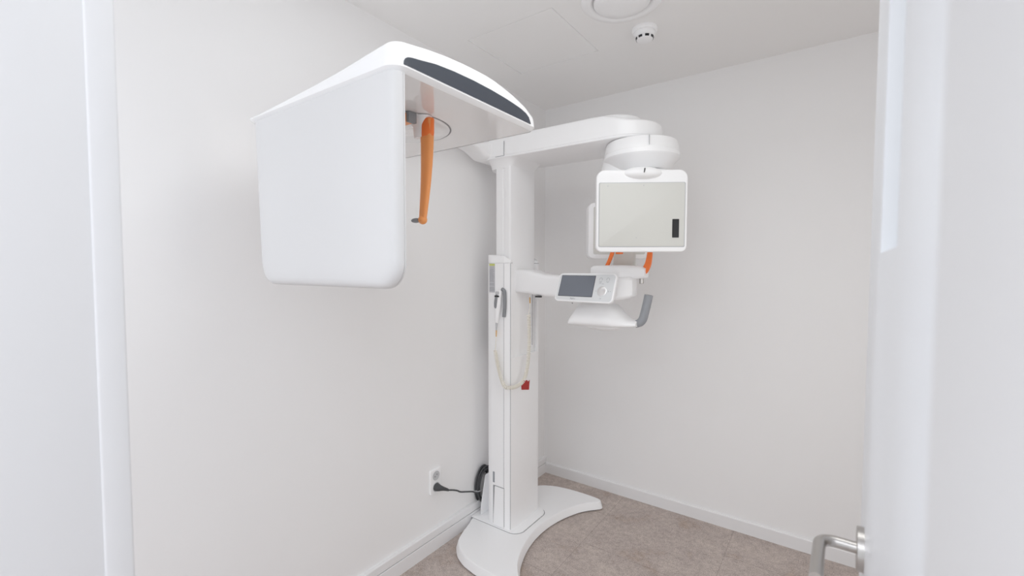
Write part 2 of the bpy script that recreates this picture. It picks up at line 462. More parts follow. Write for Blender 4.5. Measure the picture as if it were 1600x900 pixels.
# raised socle around the column foot, gusset plate, foot trim
so = rrect(0.022, Y0-0.145, 0.315, Y0+0.145, [0.05, 0.05, 0.004, 0.004])
so = [(x+0.025*max(0, 1-abs(y-Y0)/0.145) if x > 0.2 else x, y) for x, y in so]
bm = bmesh.new(); prism(bm, so, lambda a, b_: (a, b_, 0.044), lambda a, b_: (a, b_, 0.052), 0.002, 2)
part('foot_trim', bm, M_white2)
bm = bmesh.new(); sx0 = sum(x for x, y in so)/len(so); prism(bm, [(sx0+(x-sx0)*1.022 if x > 0.1 else x, Y0+(y-Y0)*1.018) for x, y in so], lambda a, b_: (a, b_, 0.0455), lambda a, b_: (a, b_, 0.0470)); part('foot_seam', bm, M_seam, smooth=0)
bm = bmesh.new()
gp = [(0.0, 0.05), (0.0, 0.10), (0.0, 0.245), (0.016, 0.252), (0.02, 0.25), (0.10, 0.05)]
prism(bm, [(-0.738, 0.052), (-0.735, 0.110), (-0.700, 0.252), (-0.694, 0.257), (-0.630, 0.257), (-0.630, 0.052)], lambda a, b_: (0.055, a, b_), lambda a, b_: (0.058, a, b_), 0.001, 1)
part('gusset_plate', bm, M_white2)

# --- lower column shell and telescoping column


def shell_out(g_=0.0):
    half = [(0.050+g_, 0.0), (0.084+g_, 0.060), (0.108, 0.105), (0.124, 0.125-g_), (0.145, 0.137-g_), (0.160, 0.140-g_), (0.232, 0.140-g_), (0.2325, 0.1385-g_), (0.2345, 0.1385-g_), (0.235, 0.140-g_), (0.258-g_, 0.1345-g_), (0.265-g_, 0.1310-g_), (0.267-g_, 0.1285-g_), (0.2675-g_, 0.1265-g_), (0.273-g_, 0.07), (0.276-g_, 0.0)]
    return half


def sym(half): return [(x, Y0-d) for x, d in half] + [(x, Y0+d) for x, d in reversed(half[:-1])][:-1]


bm = bmesh.new(); o1 = sym(shell_out())
loft(bm, [[Vector((x, y, z)) for x, y in o1] for z in (0.050, 0.925)])
bevel(bm, 0.0012, 1, 60)
part('column_shell', bm, M_white, smooth=20)
bm = bmesh.new(); ih = [(0.114, 0.0), (0.128, 0.035), (0.143, 0.075), (0.154, 0.098), (0.162, 0.1065), (0.168, 0.1085), (0.203, 0.1085), (0.205, 0.104), (0.214, 0.104), (0.216, 0.1085), (0.226, 0.1105), (0.243, 0.1110), (0.2515, 0.1075), (0.2550, 0.100), (0.258, 0.05), (0.259, 0.0)]
loft(bm, [[Vector((x, y, z)) for x, y in sym(ih)] for z in (0.925, 1.874)])
part('inner_column', bm, M_white, smooth=22)
# cap strip where the inner column leaves the lower shell
# side covers reaching up to 1.44 m on both sides of the inner column
for s, zt_ in ((-1, 1.437), (1, 1.437)):
    hh = [(0.075, 0.060), (0.084, 0.075), (0.108, 0.105), (0.124, 0.125), (0.145, 0.137), (0.160, 0.140), (0.232, 0.140), (0.2325, 0.1385), (0.2345, 0.1385), (0.235, 0.140), (0.258, 0.1345), (0.265, 0.1310), (0.267, 0.1285), (0.267, 0.113), (0.165, 0.113), (0.12, 0.085)]
    bm = bmesh.new(); rings = []
    loft(bm, [[Vector((x, Y0+s*d, z)) for x, d in hh] for z in (0.925, 1.395)])
    cv = part('side_cover', bm, M_white, smooth=20)
    # rounded top cap
    bm = bmesh.new(); rings = []
    ins = [(0.0, 1.3965), (0.0, 1.400)]
    n = 9
    grid = []
    for k in range(n+1):
        t = k/n
        def top(x):   # profile over x: nearly flat, falling round at the front edge
            q = max(0.0, (x-0.175)/0.097); return 1.437-0.004*q-0.030*q**3
        grid.append([Vector((x, Y0+s*(d*(1-0.10*(1-math.cos(t*PI/2))) if d > 0.1305 else d), 1.396+(top(x)-1.396)*math.sin(t*PI/2))) for x, d in hh])
    loft(bm, grid)
    part('cover_cap', bm, M_white, cv, smooth=50)
    bm = bmesh.new(); loft(bm, [[Vector((x, Y0+s*(d-0.0004), z)) for x, d in hh] for z in (1.3945, 1.3968)]); part('cap_joint', bm, M_seam, cv, smooth=20)
bm = bmesh.new(); box(bm, (0.2328, Y0-0.1408, 0.054), (0.2342, Y0-0.137, 1.394)); part('panel_joint', bm, M_lgrey, smooth=0)
bm = bmesh.new(); box(bm, (0.2655, Y0-0.1312, 0.054), (0.2677, Y0-0.128, 1.394)); part('panel_joint', bm, M_lgrey, smooth=0)
# thin vertical guide rail on the far front edge
bm = bmesh.new(); box(bm, (0.2560, Y0+0.080, 0.96), (0.2585, Y0+0.0865, 1.25)); part('guide_slot', bm, M_lgrey)
# upper transition strip (hides the telescoping joint)
# recessed slot and access cover low on the near side
yn = Y0-0.140
bm = bmesh.new(); prism(bm, rrect(0.164, 0.275, 0.1755, 0.331, 0.003), lambda a, b_: (a, yn-0.0008, b_), lambda a, b_: (a, yn+0.003, b_)); part('slot_opening', bm, M_grey)
bm = bmesh.new(); prism(bm, rrect(0.1660, 0.060, 0.2370, 0.262, 0.003), lambda a, b_: (a, yn-0.0006, b_), lambda a, b_: (a, yn+0.002, b_)); part('cover_gap', bm, M_seam)
bm = bmesh.new(); prism(bm, [(0.172, 0.062), (0.2355, 0.058), (0.2355, 0.259), (0.181, 0.259)], lambda a, b_: (a, yn-0.0075, b_), lambda a, b_: (a, yn-0.0003, b_), 0.0015, 2); part('access_cover', bm, M_white)

# warning sticker with yellow head, silver text field, red label
bm = bmesh.new()
prism(bm, rrect(0.142, 1.2480, 0.178, 1.3930, 0.001), lambda a, b_: (a, yn-0.0007, b_), lambda a, b_: (a, yn+0.0005, b_))
b3 = bmesh.new(); box(b3, (0.1425, yn-0.0010, 1.382), (0.1775, yn-0.0006, 1.3925)); merge(bm, b3, 1)
rnd = random.Random(3)
z = 1.376
while z > 1.254:
    if rnd.random() < 0.16: z -= 0.005; continue
    x = 0.1445
    xe = 0.1765-rnd.random()*0.011
    while x < xe:
        l = 0.003+rnd.random()*0.008; b3 = bmesh.new(); box(b3, (x, yn-0.0010, z-0.0013), (min(x+l, 0.1765), yn-0.0006, z)); merge(bm, b3, 2); x += l+0.0013
    z -= 0.0034
part('warning_sticker', bm, M_lab, mats=[M_lab, M_ylab, M_ink], smooth=0)
bm = bmesh.new(); xr = 0.2812
prism(bm, [(-0.6730, 0.749), (-0.6070, 0.735), (-0.6010, 0.785), (-0.6160, 0.779), (-0.6240, 0.789), (-0.6780, 0.798)], lambda a, b_: (0.2700, a, b_), lambda a, b_: (0.2768, a, b_))
part('red_label', bm, M_red, smooth=0)

# --- column head: flared collar, beam towards the room, neck of the side arm
bm = bmesh.new()
hp = [(0.098, 0.0), (0.102, 0.05), (0.118, 0.088), (0.138, 0.104), (0.165, 0.1100), (0.226, 0.1115), (0.243, 0.1105), (0.2505, 0.104), (0.253, 0.096), (0.255, 0.05), (0.256, 0.0)]
hc = resample(sym(hp), 120)
rings = [[Vector((p.x, p.y, 1.868)) for p in inset(hc, 0.001)], [Vector((p.x, p.y, 1.868)) for p in hc]]
for k in range(1, 11):
    t = k/10; off = 0.046*(1-math.sqrt(max(0, 1-(t*0.93)**2)))+0.012*t
    rings.append([Vector((p.x+(q.x-p.x)*(1.2 if q.x > p.x else 0.40), p.y+(q.y-p.y)*0.62, 1.868+0.046*t)) for p, q in zip(hc, inset(hc, -off))])
loft(bm, rings)
part('column_head', bm, M_white2, smooth=40)

BY0, BY1 = -0.762, -0.460; BC = (BY0+BY1)/2; BR = (BY1-BY0)/2
# beam: stadium in plan, z 1.913 .. 2.02
def sst(t): t = max(0, min(1, t)); return t*t*(3-2*t)


def stadium(x0, x1, r, n=20):
    out = [(x0, BC-r)] + [(x0+(x1-x0)*k/14, BC-r) for k in range(1, 14)]
    for k in range(n+1):
        a = -PI/2+PI*k/n; out.append((x1+r*math.cos(a), BC+r*math.sin(a)))
    out += [(x1+(x0-x1)*k/14, BC+r) for k in range(1, 14)]; out.append((x0, BC+r)); return out


bm = bmesh.new(); rings = []
for ins_, z in ((0.0065, 1.912), (0.004, 1.9125), (0.0008, 1.915), (0.0, 1.919), (0.0, 1.9225), (0.003, 1.9228), (0.003, 1.9240), (0.001, 1.9243), (0.003, 2.005), (0.007, 2.014), (0.014, 2.019), (0.025, 2.021)):
    o = stadium(0.075, 0.795, BR-ins_)
    rings.append([Vector((max(x, 0.0) - (0.0 if x > 0.2 else (z-1.912)*0.35), y, z-(0.034*sst((x-0.72)/0.16)*(z-1.924)/0.097 if z > 1.9243 else 0))) for x, y in o])
loft(bm, rings)
part('cross_beam', bm, M_white, smooth=25)
bm = bmesh.new(); lathe(bm, [(0.134, 1.99), (0.132, 2.012), (0.122, 2.022), (0.100, 2.030), (0.06, 2.034), (0.01, 2.035)], 0.735, BC, 72); part('beam_cover_disc', bm, M_white, smooth=60)
bm = bmesh.new(); box(bm, (0.2265, BY0-0.0006, 1.922), (0.2285, BY0+0.004, 1.992)); box(bm, (0.175, BY0-0.0006, 1.9205), (0.2285, BY0+0.004, 1.9225)); part('beam_seam', bm, M_seam, smooth=0)

# --- side arm: neck runs from the column head towards the doorway and carries the hood
def arm_sec(cx, cy, hw, z0_, z1_, n=20, ang=0.0):
    out = []
    for k in range(n):
        a = 2*PI*k/n; ca, sa = math.cos(a), math.sin(a)
        sx = math.copysign(abs(ca)**0.5, ca)*hw; sz = math.copysign(abs(sa)**0.5, sa)*(z1_-z0_)/2
        out.append(Vector((cx+sx*math.cos(ang), cy+sx*math.sin(ang), (z0_+z1_)/2+sz)))
    return out


st = [(0.095, -0.60, 0.065, 1.915, 2.012, 0), (0.090, -0.72, 0.062, 1.915, 2.010, 0), (0.086, -0.775, 0.056, 1.918, 2.008, 0), (0.082, -0.83, 0.055, 1.945, 2.006, 0), (0.085, -0.90, 0.058, 1.957, 2.006, 0), (0.110, -1.10, 0.062, 1.957, 2.006, 0.15), (0.170, -1.36, 0.070, 1.945, 2.000, 0.3), (0.255, -1.52, 0.085, 1.900, 1.970, 0.5), (0.335, -1.62, 0.100, 1.835, 1.915, 0.7), (0.400, -1.67, 0.110, 1.785, 1.860, 0.8)]
P0 = catmull([Vector((a, b_, c)) for a, b_, c, *_ in st], 4); P1 = catmull([Vector((a, b_, c)) for *_, a, b_, c in st], 4)
bm = bmesh.new(); loft(bm, [arm_sec(p.x, p.y, p.z, q.x, q.y, 28, q.z) for p, q in zip(P0, P1)]); part('side_arm', bm, M_white, smooth=50)

# --- hood
hX0, hX1, hY0, hY1 = 0.205, 0.826, -1.938, -1.402


def zt(x, y):
    A = [(0.20, 0.004), (0.25, 0.011), (0.32, 0.018), (0.416, 0.025), (0.533, 0.034), (0.637, 0.044), (0.73, 0.056), (0.80, 0.064), (0.83, 0.066)]
    B = [(-1.94, 0.92), (-1.89, 1.0), (-1.856, 1.13), (-1.78, 1.29), (-1.70, 1.38), (-1.61, 1.40), (-1.52, 1.20), (-1.44, 0.88), (-1.414, 0.58), (-1.40, 0.30)]
    def itp(T_, v_):
        if v_ <= T_[0][0]: return T_[0][1]
        for (a, p), (b_, q) in zip(T_, T_[1:]):
            if v_ <= b_: return p+(q-p)*(v_-a)/(b_-a)
        return T_[-1][1]
    s_ = 0
    for k in range(-2, 3): s_ += itp(A, x+k*0.015)
    t_ = 0
    for k in range(-2, 3): t_ += itp(B, y+k*0.012)
    return 1.781+s_/5*t_/5


hood = thing('hood', '', '', (0, 0, 0)); C.objects.unlink(hood); bpy.data.objects.remove(hood)


def hood_out(d, n=14):
    o = rrect(hX0+d, hY0+d, hX1-d, hY1-d, [max(0.036-d, 0.006), max(0.022-d, 0.005), max(0.03-d, 0.005), max(0.012-d, 0.004)], n)
    out = []
    for k in range(len(o)):     # subdivide the straight sides
        a = Vector((*o[k], 0)); b_ = Vector((*o[(k+1) % len(o)], 0)); out.append(a)
        if k % (n+1) == n:
            for j in range(1, 16): out.append(a.lerp(b_, j/16))
    return out


bm = bmesh.new(); rings = []
rings.append([Vector((p.x, p.y, 1.776)) for p in hood_out(0.010)])
rings.append([Vector((p.x, p.y, 1.7762)) for p in hood_out(0.0095)])
rings.append([Vector((p.x, p.y, 1.7850)) for p in hood_out(0.0010)])
rings.append([Vector((p.x, p.y, 1.7862)) for p in hood_out(-0.0002)])
rings.append([Vector((p.x, p.y, min(1.7885, zt(p.x, p.y)))) for p in hood_out(0.0000)])
zb = 1.789
for d, f in ((0.0005, 0.02), (0.0015, 0.35), (0.0025, 0.62), (0.005, 0.80), (0.010, 0.92), (0.018, 0.98), (0.030, 1.0), (0.06, 1.0), (0.10, 1.0), (0.14, 1.0), (0.18, 1.0), (0.22, 1.0), (0.25, 1.0)):
    rings.append([Vector((p.x, p.y, zb+(max(zt(p.x, p.y), zb-0.0005)-zb)*f)) for p in hood_out(d)])
loft(bm, rings, cap0=False)
HD = part('hood_shell', bm, M_white, smooth=45)
bm = bmesh.new(); prism(bm, rrect(hX0+0.011, hY0+0.011, hX1-0.0095, hY1-0.0095, [0.04, 0.014, 0.02, 0.006]), lambda a, b_: (a, b_, 1.7768), lambda a, b_: (a, b_, 1.7790))
part('underside_panel', bm, M_gloss, HD, smooth=0)
# dark end window on the +x face
xs = hX1-0.0022
low = [(-1.905, 1.7905), (-1.45, 1.7905)]
dk = [(-1.905, 1.7900), (-1.437, 1.7900), (-1.4385, 1.7995), (-1.446, 1.8085), (-1.461, 1.8160), (-1.486, 1.8215), (-1.52, 1.8250), (-1.56, 1.8280), (-1.62, 1.8305), (-1.69, 1.8310), (-1.76, 1.8285), (-1.82, 1.8235), (-1.870, 1.8145), (-1.892, 1.8110), (-1.902, 1.8080), (-1.908, 1.8040), (-1.9113, 1.7985), (-1.9119, 1.7940)]
bm = bmesh.new()


def xface(y, z): return xface0(y, z)-(0.036-math.sqrt(max(0, 0.036**2-max(0, hY0+0.036-y)**2)))


def xface0(y, z):     # outer x of the shell side at height z (same rings as the shell)
    z1_ = max(zt(hX1-0.002, y), zb+0.001); f = (z-zb)/(z1_-zb)
    T_ = ((0.0, 0.0003), (0.35, 0.0015), (0.62, 0.0025), (0.80, 0.005), (0.92, 0.010), (0.98, 0.018), (1.5, 0.03))
    for (a, p), (b_, q) in zip(T_, T_[1:]):
        if f <= b_: return hX1-(p+(q-p)*max(0, f-a)/(b_-a))
    return hX1-0.03


ys_ = [-1.9120+(1.9120-1.4375)*k/60 for k in range(61)]
ys_ = sorted(set(ys_+[-1.9119, -1.9117, -1.9113, -1.9108, -1.910, -1.909, -1.908, -1.906, -1.904, -1.902, -1.899]))


def ztop(y):
    pts = sorted([(a, b_) for a, b_ in dk[2:]]); pts = [(-1.9122, 1.7905)]+pts+[(-1.4370, 1.7905)]
    for (a, p), (b_, q) in zip(pts, pts[1:]):
        if a <= y <= b_: return p+(q-p)*(y-a)/(b_-a+1e-9)
    return 1.791


rings = []
for y in ys_:
    zt_ = max(ztop(y), 1.7908); o_ = []
    for k in range(7):
        z = 1.7902+(zt_-1.7902)*k/6; o_.append(Vector((xface(y, z)+0.0012, y, z)))
    for k in range(6, -1, -1):
        z = 1.7902+(zt_-1.7902)*k/6; o_.append(Vector((xface(y, z)-0.003, y, z)))
    rings.append(o_)
loft(bm, rings)
part('end_window', bm, M_dgrey, HD, smooth=50)

# --- big detector box hanging from the hood at the near end
bm = bmesh.new()


def box_out(xl, xr_, zb_, r1, r2, ztop_=1.7765):
    o = []
    for k in range(9):
        a = PI+PI/2*k/8; o.append((xl+r1+r1*math.cos(a), zb_+r1+r1*math.sin(a)))
    for k in range(9):
        a = -PI/2+PI/2*k/8; o.append((xr_-r2+r2*math.cos(a), zb_+r2+r2*math.sin(a)))
    o.append((xr_, ztop_)); o.append((xl, ztop_))
    return o


def shear(o, y, hull=0): # narrower towards the foot on the wall side
    return [Vector((x+(max(0.0, 1.7765-z)*0.055 if x < 0.4 else 0), y, z)) for x, z in o]


rings = []
for y, i in ((-1.9360, 0.045), (-1.9355, 0.022), (-1.9330, 0.012), (-1.9290, 0.006), (-1.9230, 0.0018), (-1.9160, 0.0), (-1.9112, 0.0), (-1.9110, 0.0012), (-1.9102, 0.0012), (-1.9100, 0.0), (-1.9060, 0.0), (-1.9033, 0.003), (-1.9025, 0.010)):
    rings.append(shear(box_out(0.2205+i, 0.8205-i, 1.325+i, 0.052, 0.058), y))
loft(bm, rings)
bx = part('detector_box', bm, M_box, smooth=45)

# --- cephalostat ring, hub and ear rods under the hood
RC = (0.516, -1.666)
bm = bmesh.new(); lathe(bm, [(0.1485, 1.7775), (0.1485, 1.7755), (0.147, 1.7745), (0.01, 1.7745)], RC[0], RC[1], 96); cp = part('turning_disc', bm, M_gloss, smooth=40)
bm = bmesh.new(); lathe(bm, [(0.1535, 1.7775), (0.1535, 1.7763), (0.1490, 1.7763), (0.1487, 1.7775)], RC[0], RC[1], 96, cap=False); part('ring_gap', bm, M_seam, HD, smooth=40)
bm = bmesh.new(); box(bm, (0.530, -1.712, 1.762), (0.640, -1.672, 1.775), 0.005)
b3 = bmesh.new(); loft(b3, [[Vector((0.636+hx_*math.cos(a), -1.694+hy_*math.sin(a), z_)) for a in [2*PI*k/24 for k in range(24)]] for hx_, hy_, z_ in ((0.040, 0.026, 1.775), (0.036, 0.022, 1.768), (0.022, 0.013, 1.752), (0.020, 0.011, 1.728), (0.018, 0.010, 1.722))]); merge(bm, b3)
part('rod_carrier', bm, M_white2, cp, smooth=40)
# right ear rod: a long tapering orange blade
bm = bmesh.new(); rings = []
for k in range(15):
    t = k/14; z = 1.766-0.264*t; wv = 0.0215-0.010*t**1.3; dv = 0.012-0.005*t
    cx = 0.6610-0.020*t+0.006*math.sin(PI*t); cy = -1.690
    rings.append([Vector((cx+wv*math.copysign(abs(math.cos(a))**0.7, math.cos(a)), cy+dv*math.copysign(abs(math.sin(a))**0.7, math.sin(a)), z)) for a in [2*PI*j/20 for j in range(20)]])
loft(bm, rings)
b3 = bmesh.new(); bmesh.ops.create_uvsphere(b3, u_segments=20, v_segments=12, radius=0.0125, matrix=Matrix.Translation((0.641, -1.690, 1.502))); merge(bm, b3)
er = part('ear_rod', bm, M_orange, cp, smooth=50)
bm = bmesh.new(); b3 = bmesh.new(); bmesh.ops.create_uvsphere(b3, u_segments=20, v_segments=12, radius=1, matrix=Matrix.Translation((0.619, -1.694, 1.501)) @ Matrix.Diagonal((0.017, 0.010, 0.0065, 1))); merge(bm, b3)
part('ear_plug', bm, M_grip, er)
bm = bmesh.new(); loft(bm, [[Vector((0.6612+wx*math.cos(a), -1.690+wy*math.sin(a), z_)) for a in [2*PI*k/24 for k in range(24)]] for wx, wy, z_ in ((0.0215, 0.0125, 1.7685), (0.0225, 0.0135, 1.7660), (0.0222, 0.0130, 1.728), (0.0205, 0.0120, 1.722))])
part('rod_collar', bm, M_orange2, er, smooth=40)
# nasal rest holder: grey clip and orange block
bm = bmesh.new(); box(bm, (0.6445, -1.749, 1.749), (0.6560, -1.722, 1.7760), 0.002); part('rest_clip', bm, M_grip, cp)
bm = bmesh.new(); box(bm, (0.500, -1.752, 1.7510), (0.6440, -1.724, 1.7735), 0.002); part('nasal_rest', bm, M_orange, cp)

# --- rotating unit on its bearing under the beam
AX, AY = 0.862, -0.612
bm = bmesh.new()
lathe(bm, [(0.135, 1.908), (0.1475, 1.9075), (0.150, 1.903), (0.1575, 1.8620), (0.1577, 1.8608), (0.1565, 1.8604), (0.1565, 1.8590), (0.1582, 1.8586), (0.1605, 1.8420), (0.158, 1.8375), (0.1510, 1.8335), (0.112, 1.7915), (0.105, 1.7885), (0.02, 1.7885)], AX, AY, 96)
part('bearing_housing', bm, M_white, smooth=35)
a_ = math.radians(32.5)
SX = Vector((math.cos(a_), math.sin(a_), 0)); SN = Vector((math.sin(a_), -math.cos(a_), 0))    # right along the plate, towards the viewer
bm = bmesh.new(); box(bm, (-0.0010, -0.1606, 1.8665), (0.0010, -0.1400, 1.9060)); bmesh.ops.transform(bm, matrix=Matrix.Translation((AX, AY, 0)) @ Matrix.Rotation(a_-0.03, 4, 'Z'), verts=bm.verts); part('housing_seam', bm, M_lgrey, smooth=0)
SC = Vector((0.941, -0.820, 1.593))
HM = frame_m(SC, SX, (0, 0, 1), SN)      # local x right, y up, z out of the plate
# yoke: crosspiece joining the two heads under the bearing
bm = bmesh.new()
yk = Vector((AX, AY, 0))


def oval(c, hx, hy, z, n=40, ex=0.7, tw=0.0):
    out = []
    for k in range(n):
        a = 2*PI*k/n; ca, sa = math.cos(a), math.sin(a)
        p = c+SX*(hx*math.copysign(abs(ca)**ex, ca))+SN*(hy*math.copysign(abs(sa)**ex, sa)); out.append(Vector((p.x, p.y, z)))
    return out


loft(bm, [oval(yk, 0.100, 0.18, 1.700, ex=0.5), oval(yk, 0.104, 0.20, 1.720, ex=0.5), oval(yk, 0.104, 0.18, 1.750, ex=0.5), oval(yk, 0.095, 0.15, 1.772, ex=0.6), oval(yk, 0.085, 0.09, 1.787, ex=0.7)])
kk = yk-SN*0.055-SX*0.045
loft(bm, [oval(kk, 0.124, 0.11, 1.74, ex=0.9), oval(kk, 0.124, 0.115, 1.79, ex=0.9), oval(kk, 0.110, 0.105, 1.85, ex=0.9), oval(kk, 0.100, 0.10, 1.90, ex=0.9)])
part('yoke', bm, M_white2, smooth=45)
# near head
bm = bmesh.new(); PW, PH = 0.352, 0.318
o = rrect(-PW/2, -PH/2, PW/2, PH/2, [0.022, 0.030, 0.030, 0.022], 8)
o = [(x, y+(0.006*(1-(x/(PW/2))**2) if y > 0 else 0)) for x, y in o]
rings = []
for d, i in ((-0.085, 0.030), (-0.080, 0.018), (-0.060, 0.004), (-0.020, 0.0), (-0.004, 0.0005), (-0.001, 0.002), (0.0, 0.005)):
    rings.append([HM @ Vector((x*(1-i/(PW/2)), y*(1-i/(PH/2)), d)) for x, y in o])
loft(bm, rings)
head = part('sensor_head', bm, M_white, smooth=45)
bm = bmesh.new(); ro2 = rrect(-0.167, -0.140, 0.167, 0.112, 0.006, 4)
prism(bm, ro2, lambda a, b_: HM @ Vector((a, b_, -0.002)), lambda a, b_: HM @ Vector((a, b_, 0.0006))); part('plate_rim', bm, M_lgrey, head, smooth=0)
bm = bmesh.new(); prism(bm, rrect(-0.1635, -0.1365, 0.1635, 0.1095, 0.005, 4), lambda a, b_: HM @ Vector((a, b_, -0.001)), lambda a, b_: HM @ Vector((a, b_, 0.0022)), 0.0008, 2); part('sensor_plate', bm, M_sens, head, smooth=30)
for sx_, sy_ in ((-0.132, 0.098), (0.006, 0.100), (-0.020, -0.103)):
    bm = bmesh.new(); lathe(bm, [(0.0022, 0.0018), (0.0022, 0.0027), (0.0006, 0.0027)], seg=12); bmesh.ops.transform(bm, matrix=HM @ Matrix.Translation((sx_, sy_, 0)), verts=bm.verts); part('plate_screw', bm, M_lgrey, head)
bm = bmesh.new(); prism(bm, rrect(0.1175, -0.1030, 0.1430, -0.0310, 0.0015, 3), lambda a, b_: HM @ Vector((a, b_, 0.001)), lambda a, b_: HM @ Vector((a, b_, 0.0034))); part('black_window', bm, M_black, head, smooth=0)
# domed cap over the head's top edge with black mark
bm = bmesh.new(); b3 = bmesh.new()
bmesh.ops.create_uvsphere(b3, u_segments=48, v_segments=24, radius=1)
DMx = HM @ Matrix.Translation((0.004, 0.1480, -0.018)) @ Matrix.Diagonal((0.081, 0.0270, 0.040, 1))
bmesh.ops.transform(b3, matrix=DMx, verts=b3.verts); merge(bm, b3)
cap_ = part('dome_cap', bm, M_white2, head, smooth=60)
bm = bmesh.new(); prism(bm, [(-0.0015, -0.007), (0.0020, -0.007), (0.0050, 0.010), (0.0015, 0.010)], lambda a, b_: HM @ Vector((a+0.002, b_+0.1525, 0.010)), lambda a, b_: HM @ Vector((a+0.002, b_+0.1525, 0.0235))); part('black_mark', bm, M_black, cap_, smooth=0)
# dark gasket line between dome and bearing
bm = bmesh.new(); lathe(bm, [(0.0960, 1.7905), (0.0960, 1.7835), (0.05, 1.7835)], AX, AY, 64); part('bearing_gasket', bm, M_seam, smooth=40)
# far head (radiation source)
FC = yk - SN*0.215 - SX*0.052; FM = frame_m((FC.x, FC.y, 1.575), SX, (0, 0, 1), SN)
bm = bmesh.new(); o = rrect(-0.150, -0.158, 0.150, 0.115, 0.028, 8); rings = []
for d, i in ((-0.16, 0.04), (-0.145, 0.012), (-0.10, 0.0), (-0.006, 0.0), (-0.0015, 0.002), (0.0, 0.006)):
    rings.append([FM @ Vector((x*(1-i/0.15), y*(1-i/0.158), d)) for x, y in o])
loft(bm, rings)
box(bm, (-0.10, 0.09, -0.13), (0.10, 0.19, -0.01), 0.02, 3, FM)
fh = part('source_head', bm, M_white2, smooth=45)
bm = bmesh.new(); prism(bm, rrect(-0.125, -0.137, 0.125, 0.095, 0.008), lambda a, b_: FM @ Vector((a, b_, -0.003)), lambda a, b_: FM @ Vector((a, b_, 0.0012))); part('source_window', bm, M_sens, fh)

# --- patient support: carriage arm, chin block, bracket, temple rests, tray, handle
def sec(x, y0, y1, z0_, z1_, r=0.016, n=4):
    return [Vector((x, a, b_)) for a, b_ in rrect(y0, z0_, y1, z1_, r, n)]


bm = bmesh.new()
xsn = [(0.240, -0.705, -0.560, 1.248, 1.363, 0.012), (0.262, -0.705, -0.555, 1.248, 1.363, 0.014), (0.335, -0.706, -0.575, 1.243, 1.360, 0.018), (0.370, -0.706, -0.590, 1.237, 1.350, 0.020), (0.420, -0.706, -0.595, 1.233, 1.340, 0.020), (0.480, -0.708, -0.600, 1.232, 1.336, 0.018), (0.600, -0.715, -0.600, 1.232, 1.336, 0.018), (0.780, -0.715, -0.600, 1.232, 1.336, 0.018), (0.800, -0.712, -0.610, 1.236, 1.332, 0.014)]
loft(bm, [sec(*q) for q in xsn])
part('support_arm', bm, M_white, smooth=40)
# small seam and dark connector under the arm
bm = bmesh.new(); box(bm, (0.375, -0.7045, 1.2285), (0.405, -0.690, 1.2355)); part('under_connector', bm, M_black)

bm = bmesh.new()     # chin rest block
blk = [(0.655, -0.675, -0.560, 1.325, 1.376, 0.012), (0.672, -0.690, -0.545, 1.318, 1.382, 0.016), (0.760, -0.690, -0.540, 1.312, 1.384, 0.016), (0.800, -0.690, -0.545, 1.314, 1.384, 0.016), (0.840, -0.650, -0.555, 1.323, 1.382, 0.016), (0.875, -0.640, -0.565, 1.325, 1.378, 0.014), (0.889, -0.630, -0.575, 1.330, 1.370, 0.012)]
loft(bm, [sec(*q) for q in blk])
ck = part('chin_block', bm, M_white, smooth=45)
bm = bmesh.new(); lathe(bm, [(0.0095, 1.328), (0.0095, 1.304), (0.008, 1.302), (0.002, 1.302)], 0.866, -0.600, 24); part('clamp_knob', bm, M_steel, ck)
bm = bmesh.new()     # bracket below the block
br_ = [(0.770, -0.715, -0.60, 1.232, 1.330, 0.014), (0.800, -0.712, -0.60, 1.232, 1.332, 0.016), (0.836, -0.690, -0.61, 1.240, 1.332, 0.016), (0.852, -0.675, -0.62, 1.248, 1.325, 0.012)]
loft(bm, [sec(*q) for q in br_]); part('bracket', bm, M_white, smooth=45)


def ribbon(bm, pts, ws, nrm, th_):
    """flat curved strip: pts centre line, ws half widths, nrm thickness direction"""
    P = catmull(pts, 6); W = catmull([Vector((q, 0, 0)) for q in ws], 6); nrm = Vector(nrm).normalized(); rings = []
    for i, p in enumerate(P):
        t = (P[min(i+1, len(P)-1)]-P[max(i-1, 0)]).normalized(); s_ = t.cross(nrm).normalized()
        rings.append([p+s_*(W[i].x*c1)+nrm*(th_*c2) for c1, c2 in ((-1, -0.6), (-0.8, -1), (0.8, -1), (1, -0.6), (1, 0.6), (0.8, 1), (-0.8, 1), (-1, 0.6))])
    loft(bm, rings)


tr = []
bm = bmesh.new(); ribbon(bm, [(0.702, -0.61, 1.372), (0.716, -0.61, 1.400), (0.730, -0.61, 1.435), (0.741, -0.61, 1.475), (0.742, -0.61, 1.52)], [0.0085]*5, (0, 1, 0), 0.006); tr.append(part('temple_rest', bm, M_orange2, smooth=40))
bm = bmesh.new(); ribbon(bm, [(0.872, -0.605, 1.345), (0.886, -0.605, 1.366), (0.897, -0.605, 1.392), (0.9025, -0.605, 1.425), (0.9035, -0.605, 1.455), (0.898, -0.605, 1.51)], [0.012, 0.0145, 0.0135, 0.0115, 0.0105, 0.010], (0, 1, 0), 0.007); tr.append(part('temple_rest', bm, M_orange2, smooth=40))
bm = bmesh.new(); box(bm, (0.764, -0.650, 1.4335), (0.788, -0.62, 1.444), 0.002); part('bite_rest_bar', bm, M_orange2)
# pale centre post behind the block
bm = bmesh.new(); prism(bm, rrect(0.712, -0.560, 0.812, -0.520, 0.01), lambda a, b_: (a, b_, 1.375), lambda a, b_: (a, b_, 1.455)); part('centre_post', bm, M_sens)
